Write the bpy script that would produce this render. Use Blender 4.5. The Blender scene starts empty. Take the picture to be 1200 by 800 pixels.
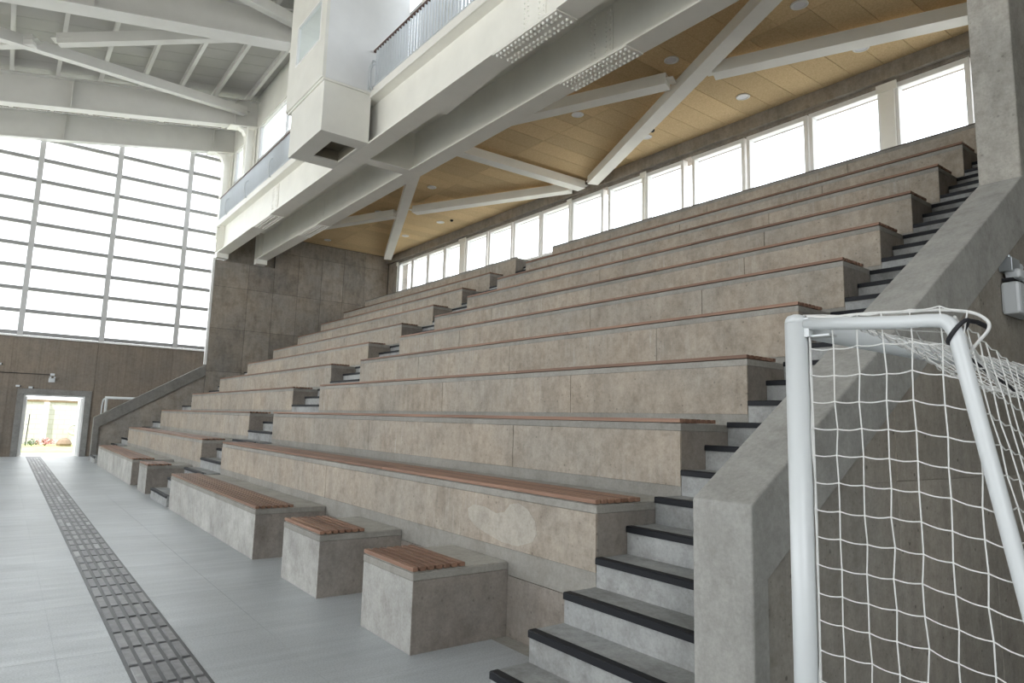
import bpy, bmesh, math, random
from mathutils import Vector, Matrix
random.seed(7)
SC = bpy.context.scene
COL = SC.collection

# ------------------------------------------------------------------ camera
cd = bpy.data.cameras.new('camera'); cam = bpy.data.objects.new('camera', cd); COL.objects.link(cam)
R_, U_, F_ = Vector((.8052,-.5922,.0309)), Vector((-.103,-.0883,.9908)), Vector((.584,.801,.1321))
m3 = Matrix((R_, U_, -F_)).transposed()
cam.matrix_world = Matrix.Translation((-2.183,.2142,1.4433)) @ m3.to_4x4()
cd.sensor_width = 36; cd.lens = 781.28/1200*36
cd.shift_x = 19.9554/1200; cd.shift_y = -9.1261/1200
cd.clip_start = .05; cd.clip_end = 500
SC.camera = cam

# ------------------------------------------------------------------ sky
wd = bpy.data.worlds.new('sky'); SC.world = wd; wd.use_nodes = True
wn = wd.node_tree; bg = wn.nodes['Background']
bg.inputs[0].default_value = (.93,.965,1,1); bg.inputs[1].default_value = 4.4
sd = bpy.data.lights.new('sun','SUN'); sd.energy = 10.0; sd.angle = .05; sd.color = (1,.95,.87)
so = bpy.data.objects.new('sun', sd); COL.objects.link(so)
so.rotation_euler = Vector((.5,.22,-.75)).to_track_quat('-Z','Y').to_euler()

# ------------------------------------------------------------------ exposure
SC.view_settings.view_transform = 'Standard'; SC.view_settings.look = 'None'
SC.view_settings.gamma = 1; SC.view_settings.use_curve_mapping = False
SC.view_settings.exposure = -0.1
SC.render.engine = 'CYCLES'
try:
    SC.cycles.use_denoising = True; SC.cycles.denoiser = 'OPENIMAGEDENOISE'
except Exception: pass
SC.cycles.max_bounces = 12; SC.cycles.diffuse_bounces = 7; SC.cycles.glossy_bounces = 4
SC.cycles.transparent_max_bounces = 24; SC.cycles.sample_clamp_indirect = 8
SC.cycles.caustics_reflective = False; SC.cycles.caustics_refractive = False

# ------------------------------------------------------------------ materials
def mat(name, col, rough=.7, metal=0, spec=.5):
    m = bpy.data.materials.new(name); m.use_nodes = True
    b = m.node_tree.nodes['Principled BSDF']
    b.inputs['Base Color'].default_value = (*col,1); b.inputs['Roughness'].default_value = rough
    b.inputs['Metallic'].default_value = metal; b.inputs['Specular IOR Level'].default_value = spec
    return m
def noise(nt, vec, scale, detail=4, rough=.6, stretch=(1,1,1)):
    mp = nt.nodes.new('ShaderNodeMapping'); mp.inputs['Scale'].default_value = stretch
    nt.links.new(vec, mp.inputs['Vector'])
    n = nt.nodes.new('ShaderNodeTexNoise'); n.inputs['Scale'].default_value = scale
    n.inputs['Detail'].default_value = detail; n.inputs['Roughness'].default_value = rough
    nt.links.new(mp.outputs[0], n.inputs['Vector']); return n.outputs['Fac']
def ramp(nt, f, stops):
    r = nt.nodes.new('ShaderNodeValToRGB'); e = r.color_ramp.elements
    while len(e) < len(stops): e.new(.5)
    for i,(p,c) in enumerate(stops):
        e[i].position = p; e[i].color = (*c,1) if len(c)==3 else c
    nt.links.new(f, r.inputs[0]); return r.outputs[0]
def mix(nt, a, b, f, mode='MIX'):
    m = nt.nodes.new('ShaderNodeMix'); m.data_type='RGBA'; m.blend_type = mode
    for s,v in ((6,a),(7,b)):
        if hasattr(v,'node'): nt.links.new(v, m.inputs[s])
        else: m.inputs[s].default_value = (*v,1)
    if hasattr(f,'node'): nt.links.new(f, m.inputs[0])
    else: m.inputs[0].default_value = f
    return m.outputs[2]
def concrete(name, base, alt, streak=(6,6,1.2), streak_amt=.5, pits=.35, rough=.75, stain=.5, spec=.35, var=.12, bump=.3, mott=.7, runs=0.0):
    m = mat(name, base, rough, 0, spec); nt = m.node_tree; b = nt.nodes['Principled BSDF']
    pos = nt.nodes.new('ShaderNodeNewGeometry').outputs['Position']
    big = ramp(nt, noise(nt,pos,.9,5,.62), [(.36,(0,0,0)),(.64,(1,1,1))])
    c = mix(nt, base, alt, big)
    st = ramp(nt, noise(nt,pos,2.2,5,.65,streak), [(.34,(.62,.62,.62)),(.52,(1,1,1)),(.72,(1.22,1.22,1.22))])
    c = mix(nt, c, st, streak_amt, 'MULTIPLY')
    dk = ramp(nt, noise(nt,pos,3.1,6,.7), [(.33,(.72,.70,.68)),(.5,(1,1,1)),(.7,(1.12,1.13,1.14))])
    c = mix(nt, c, dk, stain, 'MULTIPLY')
    vo = nt.nodes.new('ShaderNodeTexVoronoi'); vo.inputs['Scale'].default_value = 11
    nt.links.new(pos, vo.inputs['Vector'])
    pt = ramp(nt, vo.outputs['Distance'], [(.0,(.35,.33,.31)),(.075,(.5,.5,.5)),(.12,(1,1,1))])
    c = mix(nt, c, pt, pits, 'MULTIPLY')
    med = ramp(nt, noise(nt,pos,13,5,.75), [(.32,(.80,.79,.77)),(.5,(1,1,1)),(.68,(1.13,1.13,1.13))])
    c = mix(nt, c, med, mott, 'MULTIPLY')
    run = ramp(nt, noise(nt,pos,5,4,.7,(4,4,.35)), [(.52,(0,0,0)),(.72,(1,1,1))])
    gate = ramp(nt, noise(nt,pos,1.1,3,.5), [(.45,(0,0,0)),(.62,(1,1,1))])
    rg = mix(nt, run, gate, 1, 'MULTIPLY')
    c = mix(nt, c, mix(nt, c, (.62,.61,.58), runs), rg)
    v2 = nt.nodes.new('ShaderNodeTexVoronoi'); v2.inputs['Scale'].default_value = 34
    nt.links.new(pos, v2.inputs['Vector'])
    c = mix(nt, c, ramp(nt, v2.outputs['Distance'], [(.0,(.45,.42,.4)),(.1,(.6,.6,.6)),(.17,(1,1,1))]), pits*.8, 'MULTIPLY')
    fine = ramp(nt, noise(nt,pos,55,3,.7), [(.3,(.86,.86,.86)),(.7,(1.1,1.1,1.1))])
    c = mix(nt, c, fine, .8, 'MULTIPLY')
    oi = nt.nodes.new('ShaderNodeObjectInfo')
    rv = ramp(nt, oi.outputs['Random'], [(0,(1-var,)*3),(1,(1+var*.6,)*3)])
    c = mix(nt, c, rv, 1, 'MULTIPLY')
    nt.links.new(c, b.inputs['Base Color'])
    bp = nt.nodes.new('ShaderNodeBump'); bp.inputs['Strength'].default_value = bump; bp.inputs['Distance'].default_value = .01
    h = mix(nt, dk, pt, .5, 'MULTIPLY'); h = mix(nt, h, fine, .5, 'MULTIPLY')
    nt.links.new(h, bp.inputs['Height']); nt.links.new(bp.outputs[0], b.inputs['Normal'])
    return m
M = {}
M['riser'] = concrete('warm_board_marked_concrete', (.385,.327,.262), (.33,.297,.252), (5,5,1.3), .3, .65, stain=.7, var=.07, mott=.9, runs=.28)
M['coping'] = concrete('grey_mortar', (.315,.30,.268), (.275,.265,.24), (1,1,1), .3, .1, mott=.5)
M['deck'] = concrete('seat_deck_concrete', (.42,.405,.365), (.37,.36,.325), (1,1,1), .2, .05)
M['patch'] = concrete('pale_repair_plaster', (.46,.42,.36), (.41,.38,.33), (1,1,1), .3, .1, runs=.2)
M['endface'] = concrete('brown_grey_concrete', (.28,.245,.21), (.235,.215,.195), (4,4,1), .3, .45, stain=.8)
M['block'] = concrete('pale_smooth_concrete', (.42,.415,.39), (.34,.332,.31), (1,1,1), .5, .3, stain=.7, runs=.15)
M['step'] = concrete('blue_grey_step_concrete', (.365,.37,.36), (.30,.308,.305), (1.3,1.3,1.3), .6, .35, stain=.9)
M['parapet'] = concrete('smooth_parapet_concrete', (.35,.345,.32), (.305,.30,.28), (3,3,1), .3, .05, stain=.35)
M['endwall'] = concrete('dark_formwork_concrete', (.335,.29,.24), (.27,.25,.225), (4,4,.9), .4, .1, stain=.8, var=.16)
M['infill'] = concrete('dark_board_marked_concrete', (.37,.335,.285), (.32,.30,.265), (6,6,.5), .3, .9)
M['farwall'] = concrete('brown_ribbed_concrete', (.235,.195,.155), (.205,.178,.15), (9,9,.2), .4, .1)
M['column'] = concrete('column_concrete', (.35,.332,.295), (.28,.27,.245), (1.2,1.2,.8), .6, .5, stain=.9)
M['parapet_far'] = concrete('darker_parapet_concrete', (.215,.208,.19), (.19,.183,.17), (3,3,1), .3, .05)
M['frame_conc'] = concrete('grey_door_surround_concrete', (.28,.275,.26), (.24,.235,.225), (2,2,1), .3, .05)
M['core'] = mat('dark_joint', (.09,.08,.07), .9)
# terrazzo floor tile
def floor_mat():
    m = mat('polished_terrazzo', (.5,.5,.5), .3, 0, .5); nt = m.node_tree; b = nt.nodes['Principled BSDF']
    pos = nt.nodes.new('ShaderNodeNewGeometry').outputs['Position']
    a = ramp(nt, noise(nt,pos,90,2,.6), [(.35,(.37,.395,.41)),(.6,(.475,.505,.52))])
    d = ramp(nt, noise(nt,pos,.7,5,.6), [(.35,(.86,.86,.86)),(.65,(1.05,1.05,1.05))])
    s = ramp(nt, noise(nt,pos,1.6,4,.6,(.35,7,1)), [(.35,(.93,.93,.93)),(.65,(1.05,1.05,1.05))])
    c = mix(nt, mix(nt,a,d,1,'MULTIPLY'), s, .8, 'MULTIPLY')
    oi = nt.nodes.new('ShaderNodeObjectInfo')
    c = mix(nt, c, ramp(nt, oi.outputs['Random'], [(0,(.965,)*3),(1,(1.02,)*3)]), 1, 'MULTIPLY')
    nt.links.new(c, b.inputs['Base Color'])
    r = ramp(nt, noise(nt,pos,2.5,4,.6,(.5,4,1)), [(.3,(.30,)*3),(.7,(.48,)*3)])
    nt.links.new(r, b.inputs['Roughness'])
    return m
M['floor'] = floor_mat()
def wood_mat():
    m = mat('reddish_hardwood', (.2,.09,.05), .55, 0, .4); nt = m.node_tree; b = nt.nodes['Principled BSDF']
    pos = nt.nodes.new('ShaderNodeNewGeometry').outputs['Position']
    g = ramp(nt, noise(nt,pos,20,4,.6,(1,.04,1)), [(.3,(.17,.092,.06)),(.7,(.28,.165,.112))])
    oi = nt.nodes.new('ShaderNodeObjectInfo')
    g = mix(nt, g, ramp(nt, oi.outputs['Random'], [(0,(.78,.76,.74)),(1,(1.15,1.15,1.15))]), 1, 'MULTIPLY')
    nt.links.new(g, b.inputs['Base Color']); return m
M['wood'] = wood_mat()
def ceil_mat():
    m = mat('wood_wool_board', (.56,.44,.27), .9, 0, .2); nt = m.node_tree; b = nt.nodes['Principled BSDF']
    pos = nt.nodes.new('ShaderNodeNewGeometry').outputs['Position']
    g = ramp(nt, noise(nt,pos,38,4,.75), [(.3,(.60,.435,.235)),(.7,(.80,.62,.38))])
    oi = nt.nodes.new('ShaderNodeObjectInfo')
    g = mix(nt, g, ramp(nt, oi.outputs['Random'], [(0,(.88,.88,.88)),(1,(1.06,1.06,1.06))]), 1, 'MULTIPLY')
    nt.links.new(g, b.inputs['Base Color']); return m
M['ceil'] = ceil_mat()
def steel_mat(name, col, rough=.45):
    m = mat(name, col, rough, 0, .5); nt = m.node_tree; b = nt.nodes['Principled BSDF']
    pos = nt.nodes.new('ShaderNodeNewGeometry').outputs['Position']
    g = ramp(nt, noise(nt,pos,1.3,4,.6), [(.3,tuple(v*.94 for v in col)),(.7,tuple(min(1,v*1.04) for v in col))])
    nt.links.new(g, b.inputs['Base Color']); return m
M['steel'] = steel_mat('cream_painted_steel', (.84,.83,.775))
M['steelw'] = steel_mat('white_painted_steel', (.86,.85,.80))
M['roofsteel'] = steel_mat('light_grey_painted_steel', (.63,.625,.60))
M['rooft'] = steel_mat('grey_roof_sheet', (.44,.43,.41), .6)
M['wallw'] = steel_mat('white_wall_panel', (.74,.75,.76), .6)
M['cream'] = steel_mat('cream_wall_panel', (.75,.745,.70), .6)
M['rail'] = steel_mat('pale_grey_baluster_paint', (.60,.63,.66), .5)
M['handrail'] = mat('dark_red_handrail', (.12,.07,.06), .5)
M['upvc'] = mat('white_window_frame', (.85,.85,.84), .4)
M['gbar'] = mat('dark_grey_glazing_bar', (.30,.30,.30), .5)
M['mull'] = mat('grey_glazing_bar', (.55,.55,.55), .5)
M['nosing'] = mat('black_rubber', (.012,.013,.016), .6, 0, .25)
M['strap'] = mat('black_strap', (.012,.012,.015), .7)
M['goal'] = mat('white_gloss_paint', (.60,.625,.63), .3)
M['net'] = mat('white_cord', (.64,.64,.62), .85)
M['plastic'] = mat('grey_white_plastic', (.62,.65,.67), .4)
M['zinc'] = mat('galvanised_metal', (.45,.48,.5), .4, .6)
M['lamp'] = mat('frosted_lamp_lens', (.75,.75,.78), .3)
M['hole'] = mat('dark_opening', (.20,.18,.14), .9)
M['tbar'] = None
def tact(name, a, b2):
    m = mat(name, a, .45, 0, .5); nt = m.node_tree; b = nt.nodes['Principled BSDF']
    pos = nt.nodes.new('ShaderNodeNewGeometry').outputs['Position']
    g = ramp(nt, noise(nt,pos,14,5,.7), [(.3,a),(.7,b2)])
    oi = nt.nodes.new('ShaderNodeObjectInfo')
    g = mix(nt, g, ramp(nt, oi.outputs['Random'], [(0,(.75,)*3),(.85,(1.15,)*3),(1,(2.1,)*3)]), 1, 'MULTIPLY')
    nt.links.new(g, b.inputs['Base Color']); return m
M['tbar'] = tact('worn_dark_rubber_bar', (.13,.13,.135), (.25,.25,.255))
M['tbase'] = tact('dark_rubber_base', (.045,.045,.05), (.07,.07,.075))
def glass(name, t, tint=(1,1,1)):
    m = bpy.data.materials.new(name); m.use_nodes = True; nt = m.node_tree
    for n in list(nt.nodes):
        if n.type != 'OUTPUT_MATERIAL': nt.nodes.remove(n)
    out = nt.nodes[0]
    tr = nt.nodes.new('ShaderNodeBsdfTransparent'); tr.inputs[0].default_value = (*tint,1)
    gl = nt.nodes.new('ShaderNodeBsdfGlossy'); gl.inputs['Roughness'].default_value = .05
    mx = nt.nodes.new('ShaderNodeMixShader'); mx.inputs[0].default_value = t
    nt.links.new(tr.outputs[0], mx.inputs[1]); nt.links.new(gl.outputs[0], mx.inputs[2]); nt.links.new(mx.outputs[0], out.inputs[0])
    return m
M['glass'] = glass('clear_glass', .06, (.97,.99,1))
def poly():
    m = glass('milky_polycarbonate', .3, (.98,.99,1)); nt = m.node_tree
    mx = [n for n in nt.nodes if n.type=='MIX_SHADER'][0]
    tl = nt.nodes.new('ShaderNodeBsdfTranslucent'); tl.inputs[0].default_value = (.93,.95,.97,1)
    nt.links.new(tl.outputs[0], mx.inputs[2]); return m
M['poly'] = poly()
M['grass'] = concrete('grass_ground', (.30,.36,.12), (.38,.40,.18), (1,1,1), .3, 0, stain=.8)
M['yard'] = concrete('pale_yard_paving', (.58,.56,.52), (.5,.49,.46), (1,1,1), .3, 0)
def brickm():
    m = mat('white_block_masonry', (.7,.68,.64), .85); nt = m.node_tree; b = nt.nodes['Principled BSDF']
    t = nt.nodes.new('ShaderNodeTexBrick'); tc = nt.nodes.new('ShaderNodeNewGeometry')
    mp = nt.nodes.new('ShaderNodeMapping'); mp.inputs['Rotation'].default_value=(math.pi/2,0,0)
    nt.links.new(tc.outputs['Position'], mp.inputs[0]); nt.links.new(mp.outputs[0], t.inputs[0])
    t.inputs['Color1'].default_value=(.56,.56,.57,1); t.inputs['Color2'].default_value=(.50,.50,.51,1); t.inputs['Mortar'].default_value=(.45,.44,.42,1)
    t.inputs['Scale'].default_value=1; t.inputs['Brick Width'].default_value=.4; t.inputs['Row Height'].default_value=.2; t.inputs['Mortar Size'].default_value=.015
    nt.links.new(t.outputs[0], b.inputs['Base Color']); return m
M['brick'] = brickm()
M['flower'] = mat('pink_flowering_plant', (.55,.28,.27), .8)
M['leaf'] = mat('dark_green_leaves', (.08,.13,.05), .8)
M['stone'] = concrete('brown_rock', (.26,.19,.13), (.2,.15,.11), (1,1,1), .3, 0)

# ------------------------------------------------------------------ mesh helpers
class MB:
    def __init__(s): s.v=[]; s.f=[]
    def box(s, x0,x1,y0,y1,z0,z1):
        n=len(s.v)
        s.v += [(x,y,z) for z in (z0,z1) for y in (y0,y1) for x in (x0,x1)]
        s.f += [tuple(n+i for i in q) for q in ((0,2,3,1),(4,5,7,6),(0,1,5,4),(1,3,7,5),(3,2,6,7),(2,0,4,6))]
        return s
    def prism(s, pts, axis, a, b):
        # polygon pts (2-D) extruded along axis from a to b
        n=len(s.v); k=len(pts)
        def P(p,t):
            return {'Y':(p[0],t,p[1]),'Z':(p[0],p[1],t),'X':(t,p[0],p[1])}[axis]
        s.v += [P(p,a) for p in pts]+[P(p,b) for p in pts]
        s.f.append(tuple(n+i for i in range(k))); s.f.append(tuple(n+k+i for i in reversed(range(k))))
        for i in range(k): s.f.append((n+i, n+k+i, n+k+(i+1)%k, n+(i+1)%k))
        return s
    def bar(s, p, q, w, h, up=(0,0,1)):
        p=Vector(p); q=Vector(q); d=(q-p).normalized(); r=d.cross(Vector(up)).normalized(); u=r.cross(d)
        n=len(s.v)
        for e in (p,q):
            for a,b in ((-1,-1),(1,-1),(1,1),(-1,1)): s.v.append(tuple(e+r*a*w/2+u*b*h/2))
        s.f += [tuple(n+i for i in q_) for q_ in ((3,2,1,0),(4,5,6,7),(0,1,5,4),(1,2,6,5),(2,3,7,6),(3,0,4,7))]
        return s
    def tube(s, pts, r, seg=8):
        pts=[Vector(p) for p in pts]; n0=len(s.v); k=len(pts)
        rs = r if isinstance(r,(list,tuple)) else [r]*k
        prev=None
        for i,p in enumerate(pts):
            d=(pts[min(i+1,k-1)]-pts[max(i-1,0)]).normalized()
            if prev is None:
                a=Vector((0,0,1)) if abs(d.z)<.9 else Vector((1,0,0)); x=d.cross(a).normalized()
            else:
                x=(prev-d*prev.dot(d)).normalized()
            prev=x; y=d.cross(x)
            for j in range(seg):
                t=2*math.pi*j/seg; s.v.append(tuple(p+(x*math.cos(t)+y*math.sin(t))*rs[i]))
        for i in range(k-1):
            for j in range(seg):
                a=n0+i*seg+j; b=n0+i*seg+(j+1)%seg
                s.f.append((a,b,b+seg,a+seg))
        s.f.append(tuple(n0+j for j in reversed(range(seg)))); s.f.append(tuple(n0+(k-1)*seg+j for j in range(seg)))
        return s
    def lathe(s, c, prof, seg=20, axis='Z'):
        n0=len(s.v); k=len(prof)
        for r,z in prof:
            for j in range(seg):
                t=2*math.pi*j/seg; a,b=r*math.cos(t),r*math.sin(t)
                o={'Z':(a,b,z),'Y':(a,z,b),'X':(z,a,b)}[axis]
                s.v.append((c[0]+o[0],c[1]+o[1],c[2]+o[2]))
        for i in range(k-1):
            for j in range(seg):
                a=n0+i*seg+j; b=n0+i*seg+(j+1)%seg; s.f.append((a,b,b+seg,a+seg))
        s.f.append(tuple(n0+j for j in reversed(range(seg)))); s.f.append(tuple(n0+(k-1)*seg+j for j in range(seg)))
        return s
    def mesh(s, name, org=(0,0,0)):
        me=bpy.data.meshes.new(name); o=Vector(org)
        me.from_pydata([tuple(Vector(v)-o) for v in s.v],[],s.f)
        bm=bmesh.new(); bm.from_mesh(me); bmesh.ops.recalc_face_normals(bm, faces=bm.faces); bm.to_mesh(me); bm.free()
        return me
def root_of(o):
    while o.parent: o=o.parent
    return o
def obj(name, mb, m, parent=None, bevel=0, smooth=False, kind=None, label=None):
    org = root_of(parent).location if parent else Vector((0,0,0))
    me = mb.mesh(name, org); me.materials.append(M[m])
    o = bpy.data.objects.new(name, me); COL.objects.link(o)
    if parent: o.parent = parent
    if bevel:
        b=o.modifiers.new('bevel','BEVEL'); b.width=bevel; b.segments=2; b.limit_method='ANGLE'
    if smooth:
        for p in me.polygons: p.use_smooth = len(p.vertices)==4
    if kind: o['kind']=kind
    if label: o['label']=label
    return o
def inst(name, me, loc, parent):
    o=bpy.data.objects.new(name, me); COL.objects.link(o); o.parent=parent; o.location=Vector(loc)-root_of(parent).location
    return o
def thing(name, label, cat, loc=(0,0,0), group=None):
    o=bpy.data.objects.new(name,None); COL.objects.link(o); o.location=loc; o.empty_display_size=.2
    o['label']=label; o['category']=cat
    if group: o['group']=group
    return o
def struct(name, mb=None, m=None, loc=(0,0,0), **k):
    if mb is None:
        o=bpy.data.objects.new(name,None); COL.objects.link(o); o.location=loc
    else: o=obj(name, mb, m, None, **k)
    o['kind']='structure'; return o
def B(*a): return MB().box(*a)

# ------------------------------------------------------------------ measures
XK={1:0,2:.7546,3:1.5455,4:2.3349,5:3.084,6:3.8716,7:4.6331,8:5.401,9:6.1605,10:6.9386,11:7.7155,12:8.46}
ZK={0:0,1:.4892,2:.9675,3:1.4753,4:1.9816,5:2.4916,6:3.0082,7:3.4981,8:4.003,9:4.5044,10:4.994,11:5.5216}
HS=.1662
YR,YM1,YM2,YL=3.152,11.638,13.003,21.58
YIN=1.88; YOUT=1.63; YW=22.8; YF=24.85; XW=9.3
def roofz(x): return 10.73+.187*(x-3.37)
BEAMS=[24.62,21.86,16.03,10.2,4.37,-1.46]

# ------------------------------------------------------------------ setting: floor
fl = struct('floor', B(-15,9.6,-5,25.1,-.12,-.0015), 'floor')
tx=[-15,-11.4,-7.8,-5.38,-4.18,-2.98,-1.78,-.58,.62,1.82,3.02,6.3,9.5]
ty=[-5,-3,-1,.2]+[.2+1.2*i for i in range(1,21)]+[25.1]
for i in range(len(tx)-1):
    for j in range(len(ty)-1):
        if tx[i]>0 and ty[j]>1.6: continue
        obj('floor_tile', B(tx[i]+.001,tx[i+1]-.001,ty[j]+.001,ty[j+1]-.001,-.01,0), 'floor', fl)
obj('floor_bed', B(.63,9.5,1.4,22.8,-.01,-.001), 'deck', fl)
struct('ground_outside', B(-90,90,-60,120,-.4,-.13), 'yard')
struct('lawn_outside', B(-30,30,27.5,33.9,-.13,-.03), 'grass')
struct('path_outside', B(-6,6,25.1,27.5,-.13,-.02), 'yard')
# unseen back and side walls, added and cut open to steer the daylight
struct('wall_back_unseen', MB().box(-15,9.6,-5.25,-5,-.12,1.0).box(-3.5,9.6,-5.25,-5,1.0,12.5), 'block')  # added behind the viewer to dim near-facing sides, open at left for fill
struct('wall_side_unseen', MB().box(-15.25,-15,-5,25.1,-.12,.4).box(-15.25,-15,-5,2.5,.4,9), 'endwall')  # added; solid at the near end to darken the foreground, open beyond

struct('wall_corner_unseen', B(9.6,9.85,-5,1.63,-.12,8), 'block')  # unseen wall added to shut out sky light from the right
# far wall with door opening
wf = struct('wall_far', MB().box(-15,-1.72,YF,YF+.25,-.1,3.58).box(-1.72,-.08,YF,YF+.25,1.9,3.58).box(-.08,3.7,YF,YF+.25,-.1,3.58), 'farwall')
for (a,b) in ((-13.6,-11.3),(-11.3,-9),(-9,-6.7),(-6.7,-4.4),(-4.4,-2.1)):
    obj('formwork_panel', B(a+.006,b-.006,YF-.012,YF,0.01,2.02),'farwall',wf)
for (a,b) in ((-13.6,-11.3),(-11.3,-9),(-9,-6.7),(-6.7,-4.4),(-4.4,-2.1),(-2.1,.1),(.1,2.3),(2.3,3.6)):
    obj('formwork_panel', B(a+.006,b-.006,YF-.012,YF,2.03,3.55),'farwall',wf)
obj('formwork_panel', B(.106,2.3,YF-.012,YF,.01,2.02),'farwall',wf)
obj('sill', B(-15,3.6,YF-.05,YF+.2,3.58,3.63),'upvc',wf)
dr = struct('door_1', loc=(-.9,YF,0))
obj('door_surround', MB().box(-1.86,-1.69,YF-.06,YF+.26,0,1.86).box(-.11,.06,YF-.06,YF+.26,0,1.86).box(-1.86,.06,YF-.06,YF+.26,1.86,2.03),'frame_conc',dr,bevel=.006)
obj('door_frame', MB().box(-1.69,-1.64,YF+.02,YF+.14,0,1.86).box(-.16,-.11,YF+.02,YF+.14,0,1.86).box(-1.64,-.16,YF+.02,YF+.14,1.81,1.86),'upvc',dr)
lf = obj('door_leaf', B(-.21,-.16,YF+.14,YF+.95,.02,1.8),'upvc',dr)
obj('push_bar', MB().tube([(-.27,YF+.25,.95),(-.27,YF+.85,.95)],.018), 'zinc', lf)
lf2 = obj('door_leaf', B(-1.64,-1.59,YF+.14,YF+.95,.02,1.8),'upvc',dr)
obj('push_bar', MB().tube([(-1.53,YF+.25,.95),(-1.53,YF+.85,.95)],.018), 'zinc', lf2)

# far glazing: window_1
gx=[-14.93,-12.79,-10.65,-8.50,-6.31,-4.15,-1.98,.16,2.33,3.7]
w1 = struct('window_1', loc=(0,YF,3.6))
for i,x in enumerate(gx[1:-1]):
    xb=x+.0
    obj('mullion', B(xb-.075,xb+.075,YF-.04,YF+.10,3.63,roofz(xb)+.15),'mull',w1)
rz=[3.70]+[4.375+.683*i for i in range(11)]
for i in range(len(gx)-1):
    a,b=gx[i]+.055,gx[i+1]-.055
    for k,z in enumerate(rz):
        if z>roofz(a)+.3: break
        obj('glazing_bar', B(a,b,YF-.03,YF+.08,z-.055,z+.055),'gbar',w1)
        if k>0: obj('pane', B(a,b,YF+.02,YF+.035,rz[k-1]+.05,z-.05),'poly',w1)
    zt=[z for z in rz if z<=roofz(a)+.3][-1]
    obj('pane', B(a,b,YF+.02,YF+.035,zt+.05,roofz(a)+.9),'poly',w1)

# end wall of the stand (left in the photo) with formwork panels
wl = struct('wall_left', MB().box(2.93,4.86,YW+.012,YW+.25,0,6.45).box(4.86,9.6,YW+.012,YW+.25,0,7.7).box(3.27,4.86,YW+.13,YW+.25,6.4,7.6), 'core')
cx=[2.93,4.02,4.86,5.70,6.54,7.37,8.2,9.15]; rzs=[0.4,2.8,4.2,5.58,7.02,7.56]
for i in range(len(cx)-1):
    for j in range(len(rzs)-1):
        z1=rzs[j+1]
        if cx[i+1]<4.9 and j==3: z1=6.45
        if cx[i+1]<4.9 and j==4: continue
        obj('formwork_panel', B(cx[i]+.005,cx[i+1]-.005,YW,YW+.02,rzs[j]+.005,z1-.005),'endwall',wl)
obj('upper_recess', B(3.27,4.86,YW+.12,YW+.14,6.46,7.5),'endwall',wl)
obj('edge_post', B(2.86,2.93,YW+.02,YW+.14,3.0,6.5),'upvc',wl)
# infill under left parapet
pl = thing('stair_parapet','low sloping concrete parapet beside the far left stair, near the open door','parapet',(0,YW,0))
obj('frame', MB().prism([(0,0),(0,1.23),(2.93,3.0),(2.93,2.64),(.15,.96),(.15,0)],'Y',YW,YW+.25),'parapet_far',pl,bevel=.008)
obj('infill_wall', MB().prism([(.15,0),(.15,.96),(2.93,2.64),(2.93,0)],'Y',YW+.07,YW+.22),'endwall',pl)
# right side wall, column, parapet
wr = struct('wall_right', MB().prism([(3.24,2.83),(9.6,6.7),(9.6,7.56),(4.86,7.56),(4.86,6.45),(3.24,6.45)],'Y',YOUT,YIN),'column',bevel=.01)
iw = obj('infill_wall', MB().prism([(.1,0),(.1,.93),(3.24,2.85),(9.6,6.75),(9.6,0)],'Y',YOUT+.08,YIN),'infill',wr)
for i in range(6):
    a=.12+1.22*i; b=a+1.21
    za=.915+.611*(a-.097); zb=.915+.611*(b-.097)
    zm=1.22 if i<7 else 0
    if i>0: obj('formwork_panel', MB().box(a,b,YOUT+.074,YOUT+.085,.01,zm),'infill',wr); zs=zm+.006
    else:
        obj('formwork_panel', MB().prism([(a,.01),(b,.01),(b,1.22),(a+.5,1.22),(a,za-.01)],'Y',YOUT+.074,YOUT+.085),'infill',wr); continue
    obj('formwork_panel', MB().prism([(a,zs),(b,zs),(b,min(zb,9)),(a,za)],'Y',YOUT+.074,YOUT+.085),'infill',wr)
pr = thing('stair_parapet','wide sloping concrete parapet rising behind the white goal','parapet',(0,YOUT,0))
obj('frame', MB().prism([(0,0),(0,1.18),(3.24,3.216),(9.5,7.1),(9.5,6.6),(3.24,2.83),(.1,.915),(.1,0)],'Y',YOUT-.002,YIN+.002),'parapet',pr,bevel=.008)

# rear wall with the window strip
wb = struct('wall_rear', MB().box(9.18,9.6,YIN,YW+.2,0,5.93).box(9.18,9.6,YIN,YW+.2,7.24,7.8).box(9.18,9.6,22.05,YW+.2,5.93,7.24), 'endwall')
obj('beam_face', B(9.08,9.18,YIN,YW,7.30,7.60),'endwall',wb)
panes=[(21.11,22.01),(20.02,20.95),(18.93,19.85),(17.92,18.75),(16.46,17.48),(15.22,16.25),(13.95,15.02),(12.75,13.77),(11.57,12.57),(10.26,11.26),(9.15,10.08),(7.67,8.79),(6.37,7.48),(5.07,6.2),(3.8,4.74),(2.5,3.62)]
for i,(a,b) in enumerate(panes):
    w=struct('window_%d'%(i+2), loc=(XW,(a+b)/2,5.93))
    a2,b2=a-.07,b+.07
    obj('window_frame', MB().box(XW-.09,XW+.06,a2,b2,5.93,6.01).box(XW-.09,XW+.06,a2,b2,7.15,7.24).box(XW-.09,XW+.06,a2,a,6.01,7.15).box(XW-.09,XW+.06,b,b2,6.01,7.15),'upvc',w,bevel=.006)
    obj('pane', B(XW,XW+.012,a,b,6.01,7.15),'glass',w)
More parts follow.
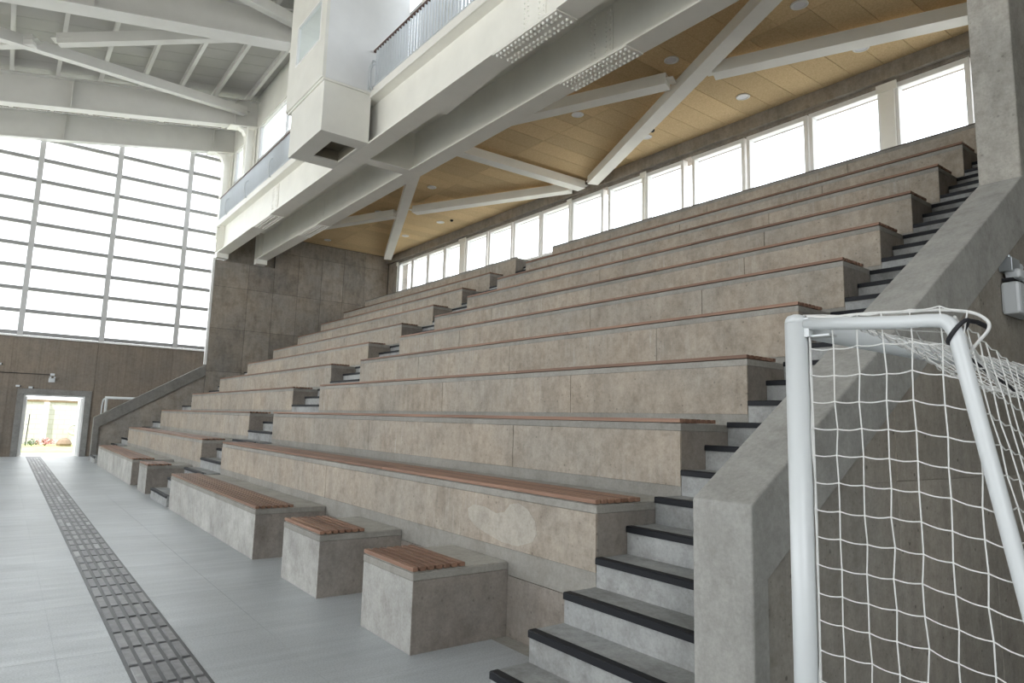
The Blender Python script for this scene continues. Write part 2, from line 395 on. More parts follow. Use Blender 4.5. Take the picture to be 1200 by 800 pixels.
for i,(y,wd_) in enumerate(((17.70,.30),(12.66,.07),(10.17,.07),(4.90,.22),(22.07,.04))):
    t=struct('trim_%d'%(i+1), MB().box(XW-.14,XW+.02,y-wd_/2,y+wd_/2,5.93,7.24).box(XW-.16,XW-.13,y-wd_/2-.05,y+wd_/2+.05,7.12,7.26),'steelw')
struct('trim_6', B(XW-.12,XW+.1,YIN,22.05,5.90,5.94),'upvc')
struct('walkway_slab', B(8.46,9.2,YIN,YW,5.1,5.5),'deck')

# low ceiling over the stand, extended unseen past the right wall to shade there
ce = struct('ceiling', MB().box(3.3,9.6,-5,YW+.2,7.585,7.85),'core')
y=-4.62
while y<YW:
    y2=min(y+.5,YW)
    obj('ceiling_panel', B(4.42,6.745,y+.004,y2-.004,7.57,7.59),'ceil',ce)
    obj('ceiling_panel', B(6.753,9.09,y+.004,y2-.004,7.57,7.59),'ceil',ce)
    y+=.5
# hall roof
rf = struct('roof', MB().prism([(-15.2,roofz(-15.2)+1.16),(4.2,roofz(4.2)+1.16),(4.2,roofz(4.2)+1.4),(-15.2,roofz(-15.2)+1.4)],'Y',-5.2,25.2),'core')
for i in range(50):
    a=-5+.6*i
    obj('roof_panel', MB().prism([(-15,roofz(-15)+1.12),(4,roofz(4)+1.12),(4,roofz(4)+1.17),(-15,roofz(-15)+1.17)],'Y',a+.006,a+.594),'rooft',rf)

# ------------------------------------------------------------------ seating tiers
ORD=['','first','second','third','fourth','fifth','sixth','seventh','eighth','ninth','tenth','topmost']
def slats(t, k, ya, yb, z, x):
    L=yb-ya; n=max(1,round(L/2.9)); ds=L/n
    for s in range(7):
        for i in range(n):
            j=random.uniform(-.002,.002)
            obj('slat', B(x-.004+s*.0592+j, x-.004+s*.0592+.040+j, ya+i*ds+.003, ya+(i+1)*ds-.003, z+.008, z+.034), 'wood', t, bevel=.003 if k<3 else 0)
        # runners
    obj('runner', MB().box(x+.02,x+.38,ya+.15,ya+.19,z-.001,z+.01).box(x+.02,x+.38,yb-.19,yb-.15,z-.001,z+.01),'core',t)
def tier(k, ya, yb, joints, where):
    x0,x1,z0,z1=XK[k],XK[k+1],ZK[k-1],ZK[k]
    t=thing('seating_tier','%s concrete seating tier from the floor, in the %s'%(ORD[k],where),'seating',(x0,(ya+yb)/2,z0),
            group='concrete seating tiers')
    xb=x1+.012; zl=0.002 if k==2 else z0-.1
    obj('body', B(x0+.012,xb,ya+.002,yb-.002,zl,z1-.05),'endface',t)
    obj('coping', MB().box(x0,x1-.001,ya,yb,z1-.05,z1),'coping',t,bevel=.006)
    obj('deck', B(x0+.012,x1-.003,ya+.012,yb-.012,z1,z1+.003),'deck',t)
    js=[ya]+sorted(joints)+[yb]
    for a,b in zip(js[:-1],js[1:]):
        obj('riser_panel', B(x0-.001,x0+.02,a+.004,b-.004,z0+.09,z1-.05),'riser',t)
    if k==2:
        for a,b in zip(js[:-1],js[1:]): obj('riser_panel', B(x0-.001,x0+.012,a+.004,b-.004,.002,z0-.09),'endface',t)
    obj('skirting', B(x0+.001,x0+.02,ya,yb,z0-(.085 if k==2 else -.001),z0+.088),'coping',t)
    if k==2 and ya<5:
        obj('plaster_patch', MB().prism([(3.75+.0,.66),(3.70,.72),(3.72,.80),(3.80,.87),(3.90,.90),(4.0,.88),(4.06,.82),(4.16,.80),(4.30,.83),(4.44,.83),(4.52,.79),(4.50,.72),(4.40,.67),(4.25,.64),(4.08,.61),(3.9,.61)],'X',x0-.0025,x0),'patch',t,label='pale plaster patch')
    if k<11: slats(t,k,ya,yb,z1,x0)
    else: obj('edge_strip', B(x0-.004,x0+.05,ya,yb,z1,z1+.012),'core',t)
    return t
JM={2:[7.3],3:[5.0,7.94],4:[5.11,7.51,9.97],5:[4.66,7.1,9.48],6:[4.69,6.42,9.53],7:[4.66,7.2,9.68],8:[4.87,7.78,9.67],9:[5.26,7.99,10.09],10:[4.9,7.4,9.8],11:[4.9,7.4,9.8]}
for k in range(2,12):
    tier(k, YR if k<11 else YIN+.01, YM1, JM[k], 'long block right of the middle stair')
for k in range(2,12):
    j=[15.6+random.uniform(-.15,.5),18.2+random.uniform(-.2,.7)]
    tier(k, YM2, YL, j, 'far block left of the middle stair')
def block(ya, yb, label):
    t=thing('bench_block',label,'bench',(0,(ya+yb)/2,0),group='low concrete bench blocks on the floor')
    z=ZK[1]
    obj('body', B(0.003,.75,ya+.003,yb-.003,0,z-.05),'block' ,t,bevel=.004)
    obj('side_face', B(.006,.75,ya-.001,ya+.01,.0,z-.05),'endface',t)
    obj('top_slab', B(0,.752,ya-.002,yb+.002,z-.05,z),'coping',t,bevel=.007)
    obj('deck', B(.012,.75,ya+.012,yb-.012,z,z+.003),'deck',t)
    slats(t,1,ya,yb,z,0.006)
block(4.003,4.716,'nearest small cube bench of concrete with a slatted top')
block(5.537,6.392,'second small concrete cube bench, between the nearest cube and the long bench')
block(7.249,11.469,'long low concrete bench with slatted top, in front of the long block')
block(13.564,14.404,'small far concrete cube bench just past the middle stair')
block(15.242,21.0,'long far concrete bench ending near the low left parapet')

# ------------------------------------------------------------------ stairs
def stair(ya, yb, n, label, cat='stairs'):
    t=thing('staircase',label,cat,(0,(ya+yb)/2,0),group='stairs between the seating blocks')
    for j in range(1,n+1):
        k=(j-1)//3+1; fr=((j-1)%3)/3; xa=XK[k]+(XK[k+1]-XK[k])*fr
        k2=j//3+1; xn=XK[k2]+(XK[k2+1]-XK[k2])*((j%3)/3) if k2<12 else 8.5
        zb=0 if j<=3 else HS*(j-2)
        s=obj('step', B(xa+.002,xn+.04,ya+.002,yb-.002,zb,HS*j),'step',t)
        nb=MB().prism([(xa-.012,HS*j-.034),(xa-.012,HS*j-.002),(xa-.006,HS*j+.004),(xa+.042,HS*j+.004),(xa+.042,HS*j-.003),(xa+.002,HS*j-.003),(xa+.002,HS*j-.034)],'Y',ya+.004,yb-.004)
        obj('nosing', nb,'nosing',s)
    return t
stair(YIN,YR,30,'near right staircase with black step nosings beside the wide parapet')
stair(YM1,YM2,33,'middle staircase between the two seating blocks')
stair(YL,YW,30,'far left staircase beside the low parapet')

# ------------------------------------------------------------------ tactile strip
ts=thing('tactile_strip','dark rubber tactile guide strip running along the floor to the door','floor strip',(-1.286,14.5,0))
obj('base', B(-1.47,-1.102,-2.0,24.78,0,.0025),'tbase',ts)
me=MB().prism([(-.0235,0),(-.021,.007),(.021,.007),(.0235,0)],'Y',-.15,.15).mesh('bar'); me.materials.append(M['tbar'])
rows=[4.99+.345*i for i in range(-5,57)]
nb=0
for yy in rows:
    for c in range(5):
        if nb>=300: break
        inst('bar', me, (-1.425+.0695*c, yy+.17, .0025), ts); nb+=1

# ------------------------------------------------------------------ steel girders under the walkway
def bolts(t, pts, axis, r=.016, h=.018):
    mb=MB()
    for p in pts:
        if axis=='Z': mb.lathe(p,[(r,0),(r,-h*.6),(r*.55,-h)],6,'Z')
        else: mb.lathe(p,[(r,0),(r,-h*.6),(r*.55,-h)],6,'X')
    obj('bolts', mb,'steelw',t,kind='stuff')
def girder(name,label,xl,xr,xw,wide):
    t=thing(name,label,'beam',((xl+xr)/2,9,6.6))
    y1=22.78
    obj('web', B(xw-.01,xw+.01,1.65,y1,6.63,7.5),'steel',t)
    pts=[(xl,1.65),(xr,1.65),(xr,7.6)]+([(xr+.14,9.45),(xr,9.5)] if wide else [])+[(xr,y1),(xl,y1)]
    obj('bottom_flange', MB().prism(pts,'Z',6.6,6.632),'steel',t)
    obj('top_flange', B(xl,xr,1.65,y1,7.5,7.53),'steel',t)
    for yy in (22.5,12.25,1.9): obj('stiffener', B(xl+.03,xr-.03,yy-.008,yy+.008,6.632,7.5),'steel',t)
    obj('end_plate', B(xl,xr,y1,y1+.02,6.6,7.53),'steel',t)
    for (a,b) in ((6.08,7.44),(17.2,18.6)):
        obj('splice_plate', B(xl+.005,xr-.005,a,b,6.582,6.6),'steel',t)
        P=[]
        n=16
        for i in range(n):
            yy=a+.06+(b-a-.12)*i/(n-1)+(.03 if i>=n/2 else -.03)*0
            for c in (.05,.125,xr-xl-.125,xr-xl-.05): P.append((xl+c,yy,6.582))
        bolts(t,P,'Z',.02,.03)
        ym=(a+b)/2 if a<10 else 17.45
        obj('splice_plate', B(xw-.025,xw-.01,ym-.28,ym+.28,6.66,7.46),'steel',t)
        P=[(xw-.025,ym+dy,6.72+.075*i) for i in range(10) for dy in (-.23,-.15,.08,.16)]
        bolts(t,P,'X')
    obj('bearing_block', B(xl,xr-.01,22.48,22.8,6.45,6.6),'steelw',t)
    return t
girder('steel_girder','outer cream steel girder carrying the railed walkway',2.885,3.25,3.07,True)
girder('steel_girder','inner cream steel girder at the edge of the beige ceiling',4.15,4.5,4.33,False)
for i,(yy,lb) in enumerate(((12.25,'cream crossbeam joining the two steel girders beside the box room'),)):
    t=thing('crossbeam',lb,'beam',(3.7,yy,6.6))
    obj('bottom_flange', B(3.25,4.15,yy-.15,yy+.15,6.6,6.625),'steel',t)
    obj('web', B(3.08,4.32,yy-.01,yy+.01,6.625,7.5),'steel',t)
struct('walkway_deck', MB().box(2.88,4.41,1.63,YW,7.535,7.583).box(2.86,2.879,1.63,YW,7.5,7.66),'steelw')

# railings
def railing(label, ya, yb, brackets):
    t=thing('railing',label,'railing',(2.9,(ya+yb)/2,7.66))
    obj('handrail', B(2.865,2.915,ya,yb,8.42,8.455),'handrail',t)
    obj('bottom_rail', B(2.875,2.905,ya,yb,7.69,7.715),'rail',t)
    me=B(-.022,.022,-.006,.006,0,.70).mesh('baluster'); me.materials.append(M['rail'])
    n=int((yb-ya)/.1)
    for i in range(n): inst('baluster', me,(2.89,ya+.05+i*.1,7.715),t)
    for yy in brackets:
        obj('bracket', MB().tube([(2.85,yy,7.62),(2.80,yy,7.68),(2.79,yy,7.8),(2.79,yy,8.0),(2.82,yy,8.1),(2.87,yy,8.14)],.02,8),'rail',t,smooth=True)
railing('near walkway railing of pale upright bars, right of the box room',1.7,11.38,(11.3,))
railing('far walkway railing of pale upright bars, left of the box room',13.42,22.7,(21.53,19.45,17.3,14.9))

# cabin
cb=thing('control_cabin','white box room with a small window projecting from the walkway','cabin',(2.6,12.3,6.6))
lb=obj('lower_box', MB().box(1.95,1.99,11.46,13.15,6.6,7.56).box(1.95,2.884,11.42,11.46,6.6,7.56).box(1.99,2.884,13.11,13.15,6.63,7.56)
    .box(1.99,2.30,11.46,13.11,6.6,6.63).box(2.82,2.885,11.46,13.11,6.6,6.63).box(2.30,2.82,11.46,11.79,6.6,6.63).box(2.30,2.82,12.70,13.11,6.6,6.63),'cream',cb)
obj('recess', MB().box(2.30,2.82,11.79,12.70,6.84,6.86).box(2.28,2.30,11.79,12.7,6.63,6.86).box(2.82,2.84,11.79,12.7,6.63,6.86).box(2.3,2.82,12.70,12.72,6.63,6.86).box(2.3,2.82,11.77,11.79,6.63,6.86),'hole',cb)
obj('ledge', B(1.92,2.90,11.39,13.30,7.56,7.60),'cream',cb)
obj('upper_walls', MB().box(1.89,1.95,11.38,11.62,7.60,10.4).box(1.89,1.95,12.92,13.35,7.60,10.4).box(1.89,1.95,11.62,12.92,7.60,8.41).box(1.89,1.95,11.62,12.92,9.28,10.4)
    .box(1.95,3.6,13.30,13.35,7.60,10.4),'cream',cb)
obj('side_wall', B(1.95,3.6,11.38,11.43,7.60,10.4),'wallw',cb)
obj('roof', B(1.87,3.6,11.36,13.37,10.4,10.45),'cream',cb)
obj('window_pane', B(1.91,1.92,11.62,12.92,8.41,9.28),'glass',cb)
obj('window_frame', MB().box(1.88,1.94,11.62,12.92,8.41,8.44).box(1.88,1.94,11.62,12.92,9.25,9.28).box(1.88,1.94,11.62,11.65,8.44,9.25).box(1.88,1.94,12.89,12.92,8.44,9.25),'upvc',cb)
obj('pipe', MB().tube([(2.78,11.33,7.62),(2.78,11.33,8.05),(2.83,11.3,8.2),(2.88,11.3,8.2)],.018),'rail',cb,smooth=True)

# upper side wall with high windows, steel columns
wu=struct('wall_upper', B(3.62,3.8,-5,25.1,7.55,8.3),'wallw')
obj('upper_band', MB().box(3.62,3.8,-5,25.1,10.78,12.2),'cream',wu)
for y0 in BEAMS: obj('pier', B(3.62,3.8,y0-.35,y0+.35,8.3,10.78),'cream',wu)
ys=sorted(BEAMS)
for i,(a,b) in enumerate(zip(ys[:-1],ys[1:])):
    w=struct('window_%d'%(20+i), loc=(3.7,(a+b)/2,8.3))
    a+=.35; b-=.35
    fr=MB().box(3.66,3.74,a,b,8.3,8.36).box(3.66,3.74,a,b,10.72,10.78)
    obj('window_frame', fr,'upvc',w)
    for z in (9.6,): obj('glazing_bar', B(3.66,3.74,a,b,z-.03,z+.03),'mull',w)
    n=max(1,round((b-a)/2.6))
    for q in range(n+1): obj('mullion', B(3.66,3.74,a+(b-a)*q/n-.025,a+(b-a)*q/n+.025,8.36,10.72),'mull',w)
    for z0,z1 in ((8.36,9.57),(9.63,10.72)): obj('pane', B(3.695,3.705,a,b,z0,z1),'glass',w)
CN=['in the far corner against the glazing','second from the far glazing, behind the far railing','third from the far glazing, left of the box room','fourth from the far glazing, above the near railing','fifth from the far glazing, out of sight above the girder','last, behind the viewer']
for i,y0 in enumerate(BEAMS[:5]):
    t=thing('steel_column','white steel column '+CN[i],'column',(3.45,y0,7.6),group='white steel columns')
    obj('shaft', MB().box(3.30,3.33,y0-.16,y0+.16,7.58,10.7).box(3.57,3.60,y0-.16,y0+.16,7.58,10.75).box(3.33,3.57,y0-.01,y0+.01,7.58,10.7),'steelw',t)
    obj('haunch', MB().prism([(3.3,10.66),(3.3,10.25),(3.26,10.45),(3.18,10.57),(3.0,10.64)],'Y',y0-.12,y0+.12),'steelw',t)
    obj('cap_plate', MB().prism([(2.75,roofz(2.75)-.03),(3.62,roofz(3.62)-.03),(3.62,roofz(3.62)),(2.75,roofz(2.75))],'Y',y0-.22,y0+.22),'steelw',t)
# roof beams
RB=['farthest sloping roof beam, against the top of the far glazing','second sloping grey roof beam from the far glazing','large sloping grey roof beam at the top left, nearest in view','sloping roof beam overhead beyond the box room','sloping roof beam overhead out of view','sloping roof beam behind the viewer']
for i,y0 in enumerate(BEAMS):
    t=thing('roof_beam',RB[i],'beam',(-5,y0,roofz(-5)),group='sloping roof beams')
    w=(.12,.16,.24,.24,.24,.24)[i]
    def pz(a,b,off0,off1,y_0,y_1): return MB().prism([(a,roofz(a)+off0),(b,roofz(b)+off0),(b,roofz(b)+off1),(a,roofz(a)+off1)],'Y',y_0,y_1)
    obj('web', pz(-15,3.62,.03,.88,y0-.012,y0+.012),'roofsteel',t)
    obj('bottom_flange', pz(-15,3.62,0,.035,y0-w,y0+w),'roofsteel',t)
    obj('top_flange', pz(-15,3.62,.86,.895,y0-w,y0+w),'roofsteel',t)
    for q in range(4): 
        x=2.9-4.4*q
        obj('stiffener', MB().prism([(x,roofz(x)+.035),(x+.015,roofz(x)+.035),(x+.015,roofz(x)+.86),(x,roofz(x)+.86)],'Y',y0-w,y0+w),'roofsteel',t)
# purlins
for k in range(17):
    x=3.27-1.03*k
    lbl='rightmost roof purlin, along the upper wall' if k==0 else '%s roof purlin from the upper wall'%(['','second','third','fourth','fifth','sixth','seventh','eighth','ninth','tenth','eleventh','twelfth','thirteenth','fourteenth','fifteenth','sixteenth','seventeenth'][k])
    z=roofz(x)+.9
    o=MB().box(x-.045,x+.045,-5,25,z,z+.012).box(x-.006,x+.006,-5,25,z+.012,z+.2).box(x-.045,x+.045,-5,25,z+.2,z+.22)
    t=obj('roof_purlin',o,'roofsteel'); t['label']=lbl; t['category']='purlin'; t['group']='roof purlins'
# roof bracing
def brace(label, p, q, w=.2, h=.2, m='roofsteel', group='roof bracing'):
    t=thing('brace',label,'brace',tuple((Vector(p)+Vector(q))/2),group=group)
    obj('tube', MB().bar(p,q,w,h),m,t)
    d=(Vector(q)-Vector(p)).normalized()
    for e,s in ((Vector(p),1),(Vector(q),-1)):
        obj('gusset', MB().bar(e-d*s*.12,e+d*s*.3,.26,.014),m,t)
    return t
def rp(x,y,off=.45): return (x,y,roofz(x)+off)
brace('long diagonal roof brace running to the upper wall corner', rp(3.15,21.6),rp(-8.5,16.2),.22,.26)
brace('shorter diagonal roof brace meeting the large roof beam at right', rp(2.6,16.25),rp(-2.0,18.55),.22,.26)
brace('shorter diagonal roof brace leaving the top left of the view', rp(-2.45,18.8),rp(-8.5,21.6),.22,.26)
brace('diagonal roof brace at the top centre beside the box room', rp(3.1,15.8),rp(-1.5,13.5),.22,.26)

# ceiling braces over the stand
Zb=7.39
def cbrace(lbl,a,b): return brace(lbl,(a[0],a[1],Zb),(b[0],b[1],Zb),.27,.2,'steelw','white braces under the beige ceiling')
def lerp2(a,b,t): return (a[0]+(b[0]-a[0])*t,a[1]+(b[1]-a[1])*t)
cbrace('long white ceiling brace rising to the upper right from above the windows',(8.9,11.55),(4.52,2.3))
cbrace('white ceiling brace crossing toward the right column, right half',(6.84,6.60),(8.82,2.15))
cbrace('white ceiling brace between the inner girder and the near crossing',(4.5,12.0),(6.52,7.3))
cbrace('short white ceiling strut square to the windows',(4.5,12.15),(8.95,12.0))
cbrace('white ceiling brace from the far crossing to the window node',(6.75,16.55),(8.85,12.3))
cbrace('far white ceiling brace between the inner girder and the far crossing',(4.45,21.8),(6.5,17.2))
cbrace('steep far white ceiling brace ending in the far window corner',(4.55,12.25),(8.75,22.1))
# downlights
def dl(x,y,lbl):
    t=thing('downlight','round recessed downlight '+lbl,'lamp',(x,y,7.56),group='ceiling downlights')
    obj('ring', MB().lathe((x,y,7.57),[(.12,0),(.125,-.012),(.105,-.022),(.085,-.016),(.085,0)],24),'upvc',t,smooth=True)
    obj('lens', MB().lathe((x,y,7.57),[(.084,0),(.084,-.01),(.05,-.013)],20),'lamp',t)
for x,y,l in ((6.5,4.91,'at the top edge by the long brace'),(6.27,7.02,'above the near brace crossing'),(8.28,7.0,'above the third window from the column'),(6.44,9.48,'between inner girder and near crossing'),
    (8.26,9.3,'tucked beside the foot of the long brace'),(8.3,4.89,'half hidden by the right hand brace'),(6.38,15.0,'right of the far brace crossing'),(8.2,17.52,'by the far windows, nearer one'),
    (8.13,19.64,'by the far windows, farther one'),(6.27,17.88,'just left of the far crossing'),(6.35,21.99,'close to the far end wall')): dl(x,y,l)
t=thing('ceiling_sensor','tiny dark sensor on the ceiling by the far windows','sensor',(8.35,17.1,7.56)); obj('body',MB().lathe((8.35,17.1,7.57),[(.05,0),(.05,-.03),(.03,-.05)],12),'strap',t)
t=thing('ceiling_sensor','tiny dark sensor behind the long white brace','sensor',(8.1,9.0,7.56)); obj('body',MB().lathe((8.1,9.0,7.57),[(.05,0),(.05,-.03),(.03,-.05)],12),'strap',t)

# ------------------------------------------------------------------ wall fittings
t=thing('emergency_light','grey white emergency light with twin heads on the right wall','lamp',(3.1,1.7,2.23))
obj('housing', B(2.92,3.28,1.60,1.704,2.23,2.44),'plastic',t,bevel=.02)
obj('neck', B(2.95,3.2,1.64,1.70,2.45,2.47),'strap',t)
for x in (2.96,3.13): obj('lamp_head', B(x,x+.14,1.60,1.69,2.465,2.53),'plastic',t,bevel=.02)
t=thing('socket_box','small metal socket box above the emergency light on the right wall','socket',(3.0,1.7,2.55))
obj('box', B(2.92,3.07,1.63,1.704,2.51,2.60),'zinc',t,bevel=.004)
obj('conduit', MB().tube([(3.0,1.67,2.60),(3.0,1.67,2.63)],.012),'zinc',t); obj('plug', MB().lathe((3.12,1.66,2.56),[(.03,-.05),(.035,0),(.02,.04)],10,'X'),'plastic',t)
t=thing('emergency_light','small twin spot emergency light above the open door','lamp',(-1.04,24.8,2.27))
obj('housing', B(-1.12,-.96,24.74,24.84,2.25,2.37),'plastic',t)
for x in (-1.11,-1.0): obj('lamp_head', B(x,x+.05,24.72,24.8,2.38,2.42),'plastic',t)
obj('junction', B(-1.09,-.98,24.78,24.84,2.45,2.52),'plastic',t)
t=thing('conduit','thin dark conduit running left above the open door','conduit',(-6,24.82,2.45)); obj('pipe',MB().tube([(-14,24.82,2.42),(-1.1,24.82,2.48)],.012,6),'strap',t)
for x,z,l in ((-1.87,2.09,'above the left corner of the door frame'),(-1.55,2.06,'just right of the door frame left corner'),(-2.38,2.72,'at the left picture edge above the conduit')):
    t=thing('sensor','tiny white sensor '+l,'sensor',(x,24.8,z)); obj('case',B(x-.05,x+.05,24.76,24.84,z-.025,z+.03),'plastic',t); obj('eye',B(x+.05,x+.08,24.77,24.83,z-.02,z+.02),'strap',t)

# ------------------------------------------------------------------ futsal goal beside the parapet
PX,PY,GH=-.252,1.30,1.767
def arc(pts):  # smooth rounding by Chaikin
    for _ in range(3):
        q=[pts[0]]
        for a,b in zip(pts[:-1],pts[1:]):
            a=Vector(a); b=Vector(b); q += [tuple(a*.75+b*.25),tuple(a*.25+b*.75)]
        q.append(pts[-1]); pts=q
    return pts
g=thing('goal','white framed indoor football goal with a net, parked against the right wall','goal',(PX,PY,0))
def yb_(z): return .882-(1.73-z)*.176
for x,lb in ((PX,None),(PX+3,None)):
    po=obj('post', MB().tube([(x,PY,0),(x,PY,GH+.005)],.033,28),'goal',g,smooth=True)
    obj('top_cap', MB().lathe((x,PY,GH+.005),[(.033,-.001),(.031,.012),(.024,.022),(.01,.027)],28),'goal',po,smooth=True)
    p=[(x,PY-.03,GH),(x,1.12,GH-.012),(x,.97,GH-.025),(x,.915,GH-.03),(x,.893,GH-.05),(x,.885,1.60),(x,yb_(1.4),1.4),(x,yb_(1.0),1.0),(x,yb_(.5),.5),(x,yb_(.1),.1),(x,yb_(.04),.022)]
    ym=[(x,PY-.03,GH),(x,1.0,GH-.022)]+arc([(x,.942,GH-.024),(x,.882,GH-.03),(x,yb_(1.64),1.64)])+[(x,yb_(1.2),1.2),(x,yb_(.6),.6),(x,yb_(.06),.06)]
    sf=obj('side_frame', MB().tube(ym,.0185,20),'goal',g,smooth=True)
    obj('ground_tube', MB().tube([(x,PY-.03,.022),(x,yb_(.0),.022)],.02,16),'goal',g,smooth=True)
    obj('net_clip', MB().box(x+.0,x+.045,PY-.055,PY-.03,GH+.012,GH+.018).box(x,x+.045,PY-.1,PY-.03,GH-.04,GH-.034).box(x-.012,x+.012,PY-.045,PY-.03,GH-.04,GH+.018),'goal',g)
obj('crossbar', MB().tube([(PX+.02,PY,GH-.003),(PX+2.98,PY,GH-.003)],.033,24),'goal',g,smooth=True)
obj('rear_ground_bar', MB().tube([(PX,yb_(0),.022),(PX+3,yb_(0),.022)],.02,16),'goal',g,smooth=True)
st=obj('strap', MB().tube([(PX+.0235*math.cos(a),.872+.0245*math.sin(a)*.9,1.708-.028*math.sin(a)) for a in [i*math.pi/8 for i in range(17)]],.0055,6),'strap',g)
obj('strap', MB().tube([(PX+.01,.852,1.735),(PX+.05,.845,1.735),(PX+.09,.835,1.725)],.006,6),'strap',g)
# net
CR=.0019
def wob(i,j,a=.004):
    r=random.Random(i*7919+j*104729+13); return (r.uniform(-a,a),r.uniform(-a,a),r.uniform(-a,a))
nm=MB()
def net_sheet(P, nu, nv, sag=.0045, sub=4, r=CR, lines='both'):
    # P(u,v) -> Vector in integer grid units; strings with sag between knots
    def K(i,j):
        p=P(i,j)
        return None if p is None else Vector(p)+Vector(wob(i,j,.0035))
    for i in range(nu+1):
        run=[]
        for j in range(nv+1):
            k=K(i,j)
            if k is None: 
                if len(run)>1: nm.tube(run,r,5)
                run=[]; continue
            run.append(k)
        if len(run)>1: nm.tube(run,r,5)
    for j in range(nv+1):
        run=[]
        for i in range(nu+1):
            k=K(i,j)
            if k is None:
                if len(run)>1: nm.tube(run,r,5)
                run=[]; continue
            if run:
                a=run[-1]
                for s in range(1,sub):
                    t=s/sub; m=a.lerp(k,t); m.z-=sag*math.sin(math.pi*t); run.append(m)
            run.append(k)
        if len(run)>1: nm.tube(run,r,5)
DY,DZ=.0695,.0775
def sideP(x):
    def P(i,j):
        y=PY-.042-DY*i; z=GH-DZ*j
        if j==0: z=GH+.009 if y>.9 else GH-.01
        ymin=yb_(z) if z<1.72 else .862
        if z<.03: return None
        if y<ymin-DY: return None
        if y<ymin: y=ymin-.012
        z-= .006*i*(.4 if j<3 else 1)*0 + (.012*max(0,i-4) if j>0 else 0)
        return (x+ (.018 if x>0 else -.022)*(0 if j else .2), y, z)
    return P
net_sheet(sideP(PX),12,24)
net_sheet(sideP(PX+3),12,24)
# roof net sagging between crossbar, side tubes and rear rope
def roofP(i,j):
    x=PX+.01+ i*.075; s=(x-PX)/3; t=j/7
    edge=min(1,min(s,1-s)*6)
    y=PY-.02-(.40-.05*edge)*t
    sg=.19*edge**.8*math.sin(math.pi*min(1,t*.62+.02))
    z=GH+.028-.04*t*1.0-sg*(t**.6)
    return (x,y,z)
net_sheet(roofP,39,7,.012,3)
# rear net from the rope to the ground bar
def rearP(i,j):
    x=PX+.02+i*.075; s=(x-PX)/3; edge=min(1,min(s,1-s)*6)
    z0=GH-.012-.105*edge; z=z0-(z0-.05)*j/22
    ys=yb_(z)-.004+.03*edge*(1-j/22)
    return (x,ys,z)
net_sheet(rearP,39,22,.008,2)
nt_=obj('net', nm,'net',g,kind='stuff',label='white square mesh net')
# border ropes
rb=MB()
rb.tube([roofP(i,7) for i in range(40)],.0045,6)
rb.tube(arc([(PX,PY-.035,GH+.024),(PX,1.2,GH+.012),(PX,1.1,GH+.014),(PX,1.0,GH+.006),(PX,.93,GH+.004),(PX,.87,GH-.004),(PX+.005,.825,GH-.018),(PX+.01,.80,GH-.05),(PX+.02,.84,GH-.09),(PX+.03,.86,GH-.11)]),.0045,6)
rb.tube([(PX+.01,PY-.036,GH+.005),(PX+.012,PY-.038,1.2),(PX+.01,PY-.036,.6),(PX+.01,PY-.036,.05)],.004,6)
obj('border_rope', rb,'net',g,smooth=True)
obj('tie_cord', MB().tube([(PX+.29,.96,1.685),(PX+.45,.955,1.64),(PX+.6,.95,1.61),(PX+.75,.95,1.565),(PX+.95,.94,1.50)],.0045,6),'strap',g)

# second goal in the gap behind the left parapet
g2=thing('goal','small white goal frame standing behind the far left parapet','goal',(.39,24.0,0))
for x in (.39,3.2): obj('post', MB().tube([(x,24,0),(x,24,1.84)],.04,14),'goal',g2,smooth=True)
obj('crossbar', MB().tube([(.35,24,1.84),(3.24,24,1.84)],.04,14),'goal',g2,smooth=True)
for x in (.34,3.2): obj('side_frame', MB().tube([(x,24.03,1.8),(x,24.35,1.76),(x,24.5,1.6),(x,24.7,.05)],.022,8),'goal',g2,smooth=True)

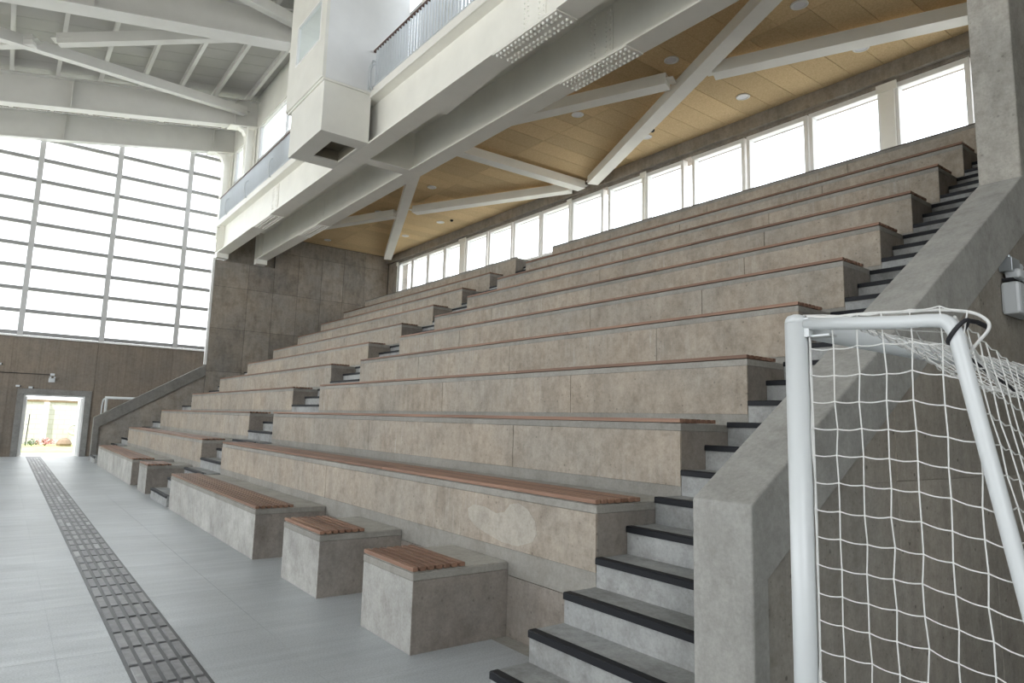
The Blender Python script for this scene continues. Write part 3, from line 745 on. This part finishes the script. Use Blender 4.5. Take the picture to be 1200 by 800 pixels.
# ------------------------------------------------------------------ outside the door
t=thing('garden_wall','pale block wall across the lawn seen through the door','wall',(0,34,0))
obj('masonry', B(-14,14,34,34.2,-.1,1.72),'brick',t); obj('cap', B(-14,14,33.97,34.23,1.72,1.82),'stone',t)
for x in (-6.4,-3.5,-.68,2.2,5): obj('pilaster', B(x-.09,x+.09,33.9,34,-.1,1.72),'upvc',t)
t=thing('lamp_post','thin dark pole on the lawn at the left of the door view','post',(-1.33,32.5,0)); obj('pole',MB().tube([(-1.30,32.5,-.03),(-1.27,32.5,1.2)],.018,6),'strap',t)
def bush(lbl,name,cx,cy,r,m,n=60):
    t=thing(name,lbl,'plant',(cx,cy,0)); mb=MB()
    for i in range(n):
        a=random.uniform(0,6.28); q=r*math.sqrt(random.random()); h=random.uniform(.05,r*1.1)*(1-q/r*.6)
        c=Vector((cx+q*math.cos(a),cy+q*math.sin(a)*.6,h)); s=r*.14
        d1=Vector((random.gauss(0,1),random.gauss(0,1),random.gauss(0,1))).normalized(); d2=d1.orthogonal().normalized()
        k=len(mb.v); mb.v+= [tuple(c+d1*s),tuple(c+d2*s*.6),tuple(c-d1*s),tuple(c-d2*s*.6)]; mb.f.append((k,k+1,k+2,k+3))
    obj('leaves',mb,m,t,kind='stuff')
    mb=MB()
    for i in range(6): mb.tube([(cx,cy,-.03),(cx+random.uniform(-r,r)*.6,cy,r*.6)],.008,4)
    obj('stems',mb,'leaf',t)
bush('pink flowering plant by the garden wall','flowering_plant',-.66,32.6,.34,'flower',160)
bush('low dark green plant at the left of the pink flowers','green_plant',-1.1,32.4,.25,'leaf',80)
t=thing('rock','brown rock on the lawn right of the pink flowers','rock',(-.05,32.4,0)); mb=MB()
mb.lathe((-.03,32.4,-.03),[(.26,0),(.28,.1),(.2,.24),(.08,.33)],9); o=obj('stone',mb,'stone',t)
t=thing('hoop','white hoop on a short leg by the garden wall outside the door','hoop',(.38,33.8,-.03))
obj('leg',MB().tube([(.38,33.82,-.03),(.38,33.82,.40)],.03,8),'goal',t)
obj('ring',MB().tube([(.38+.22*math.cos(i*math.pi/12),33.82,.60+.2*math.sin(i*math.pi/12)) for i in range(25)],.05,8),'goal',t,smooth=True)
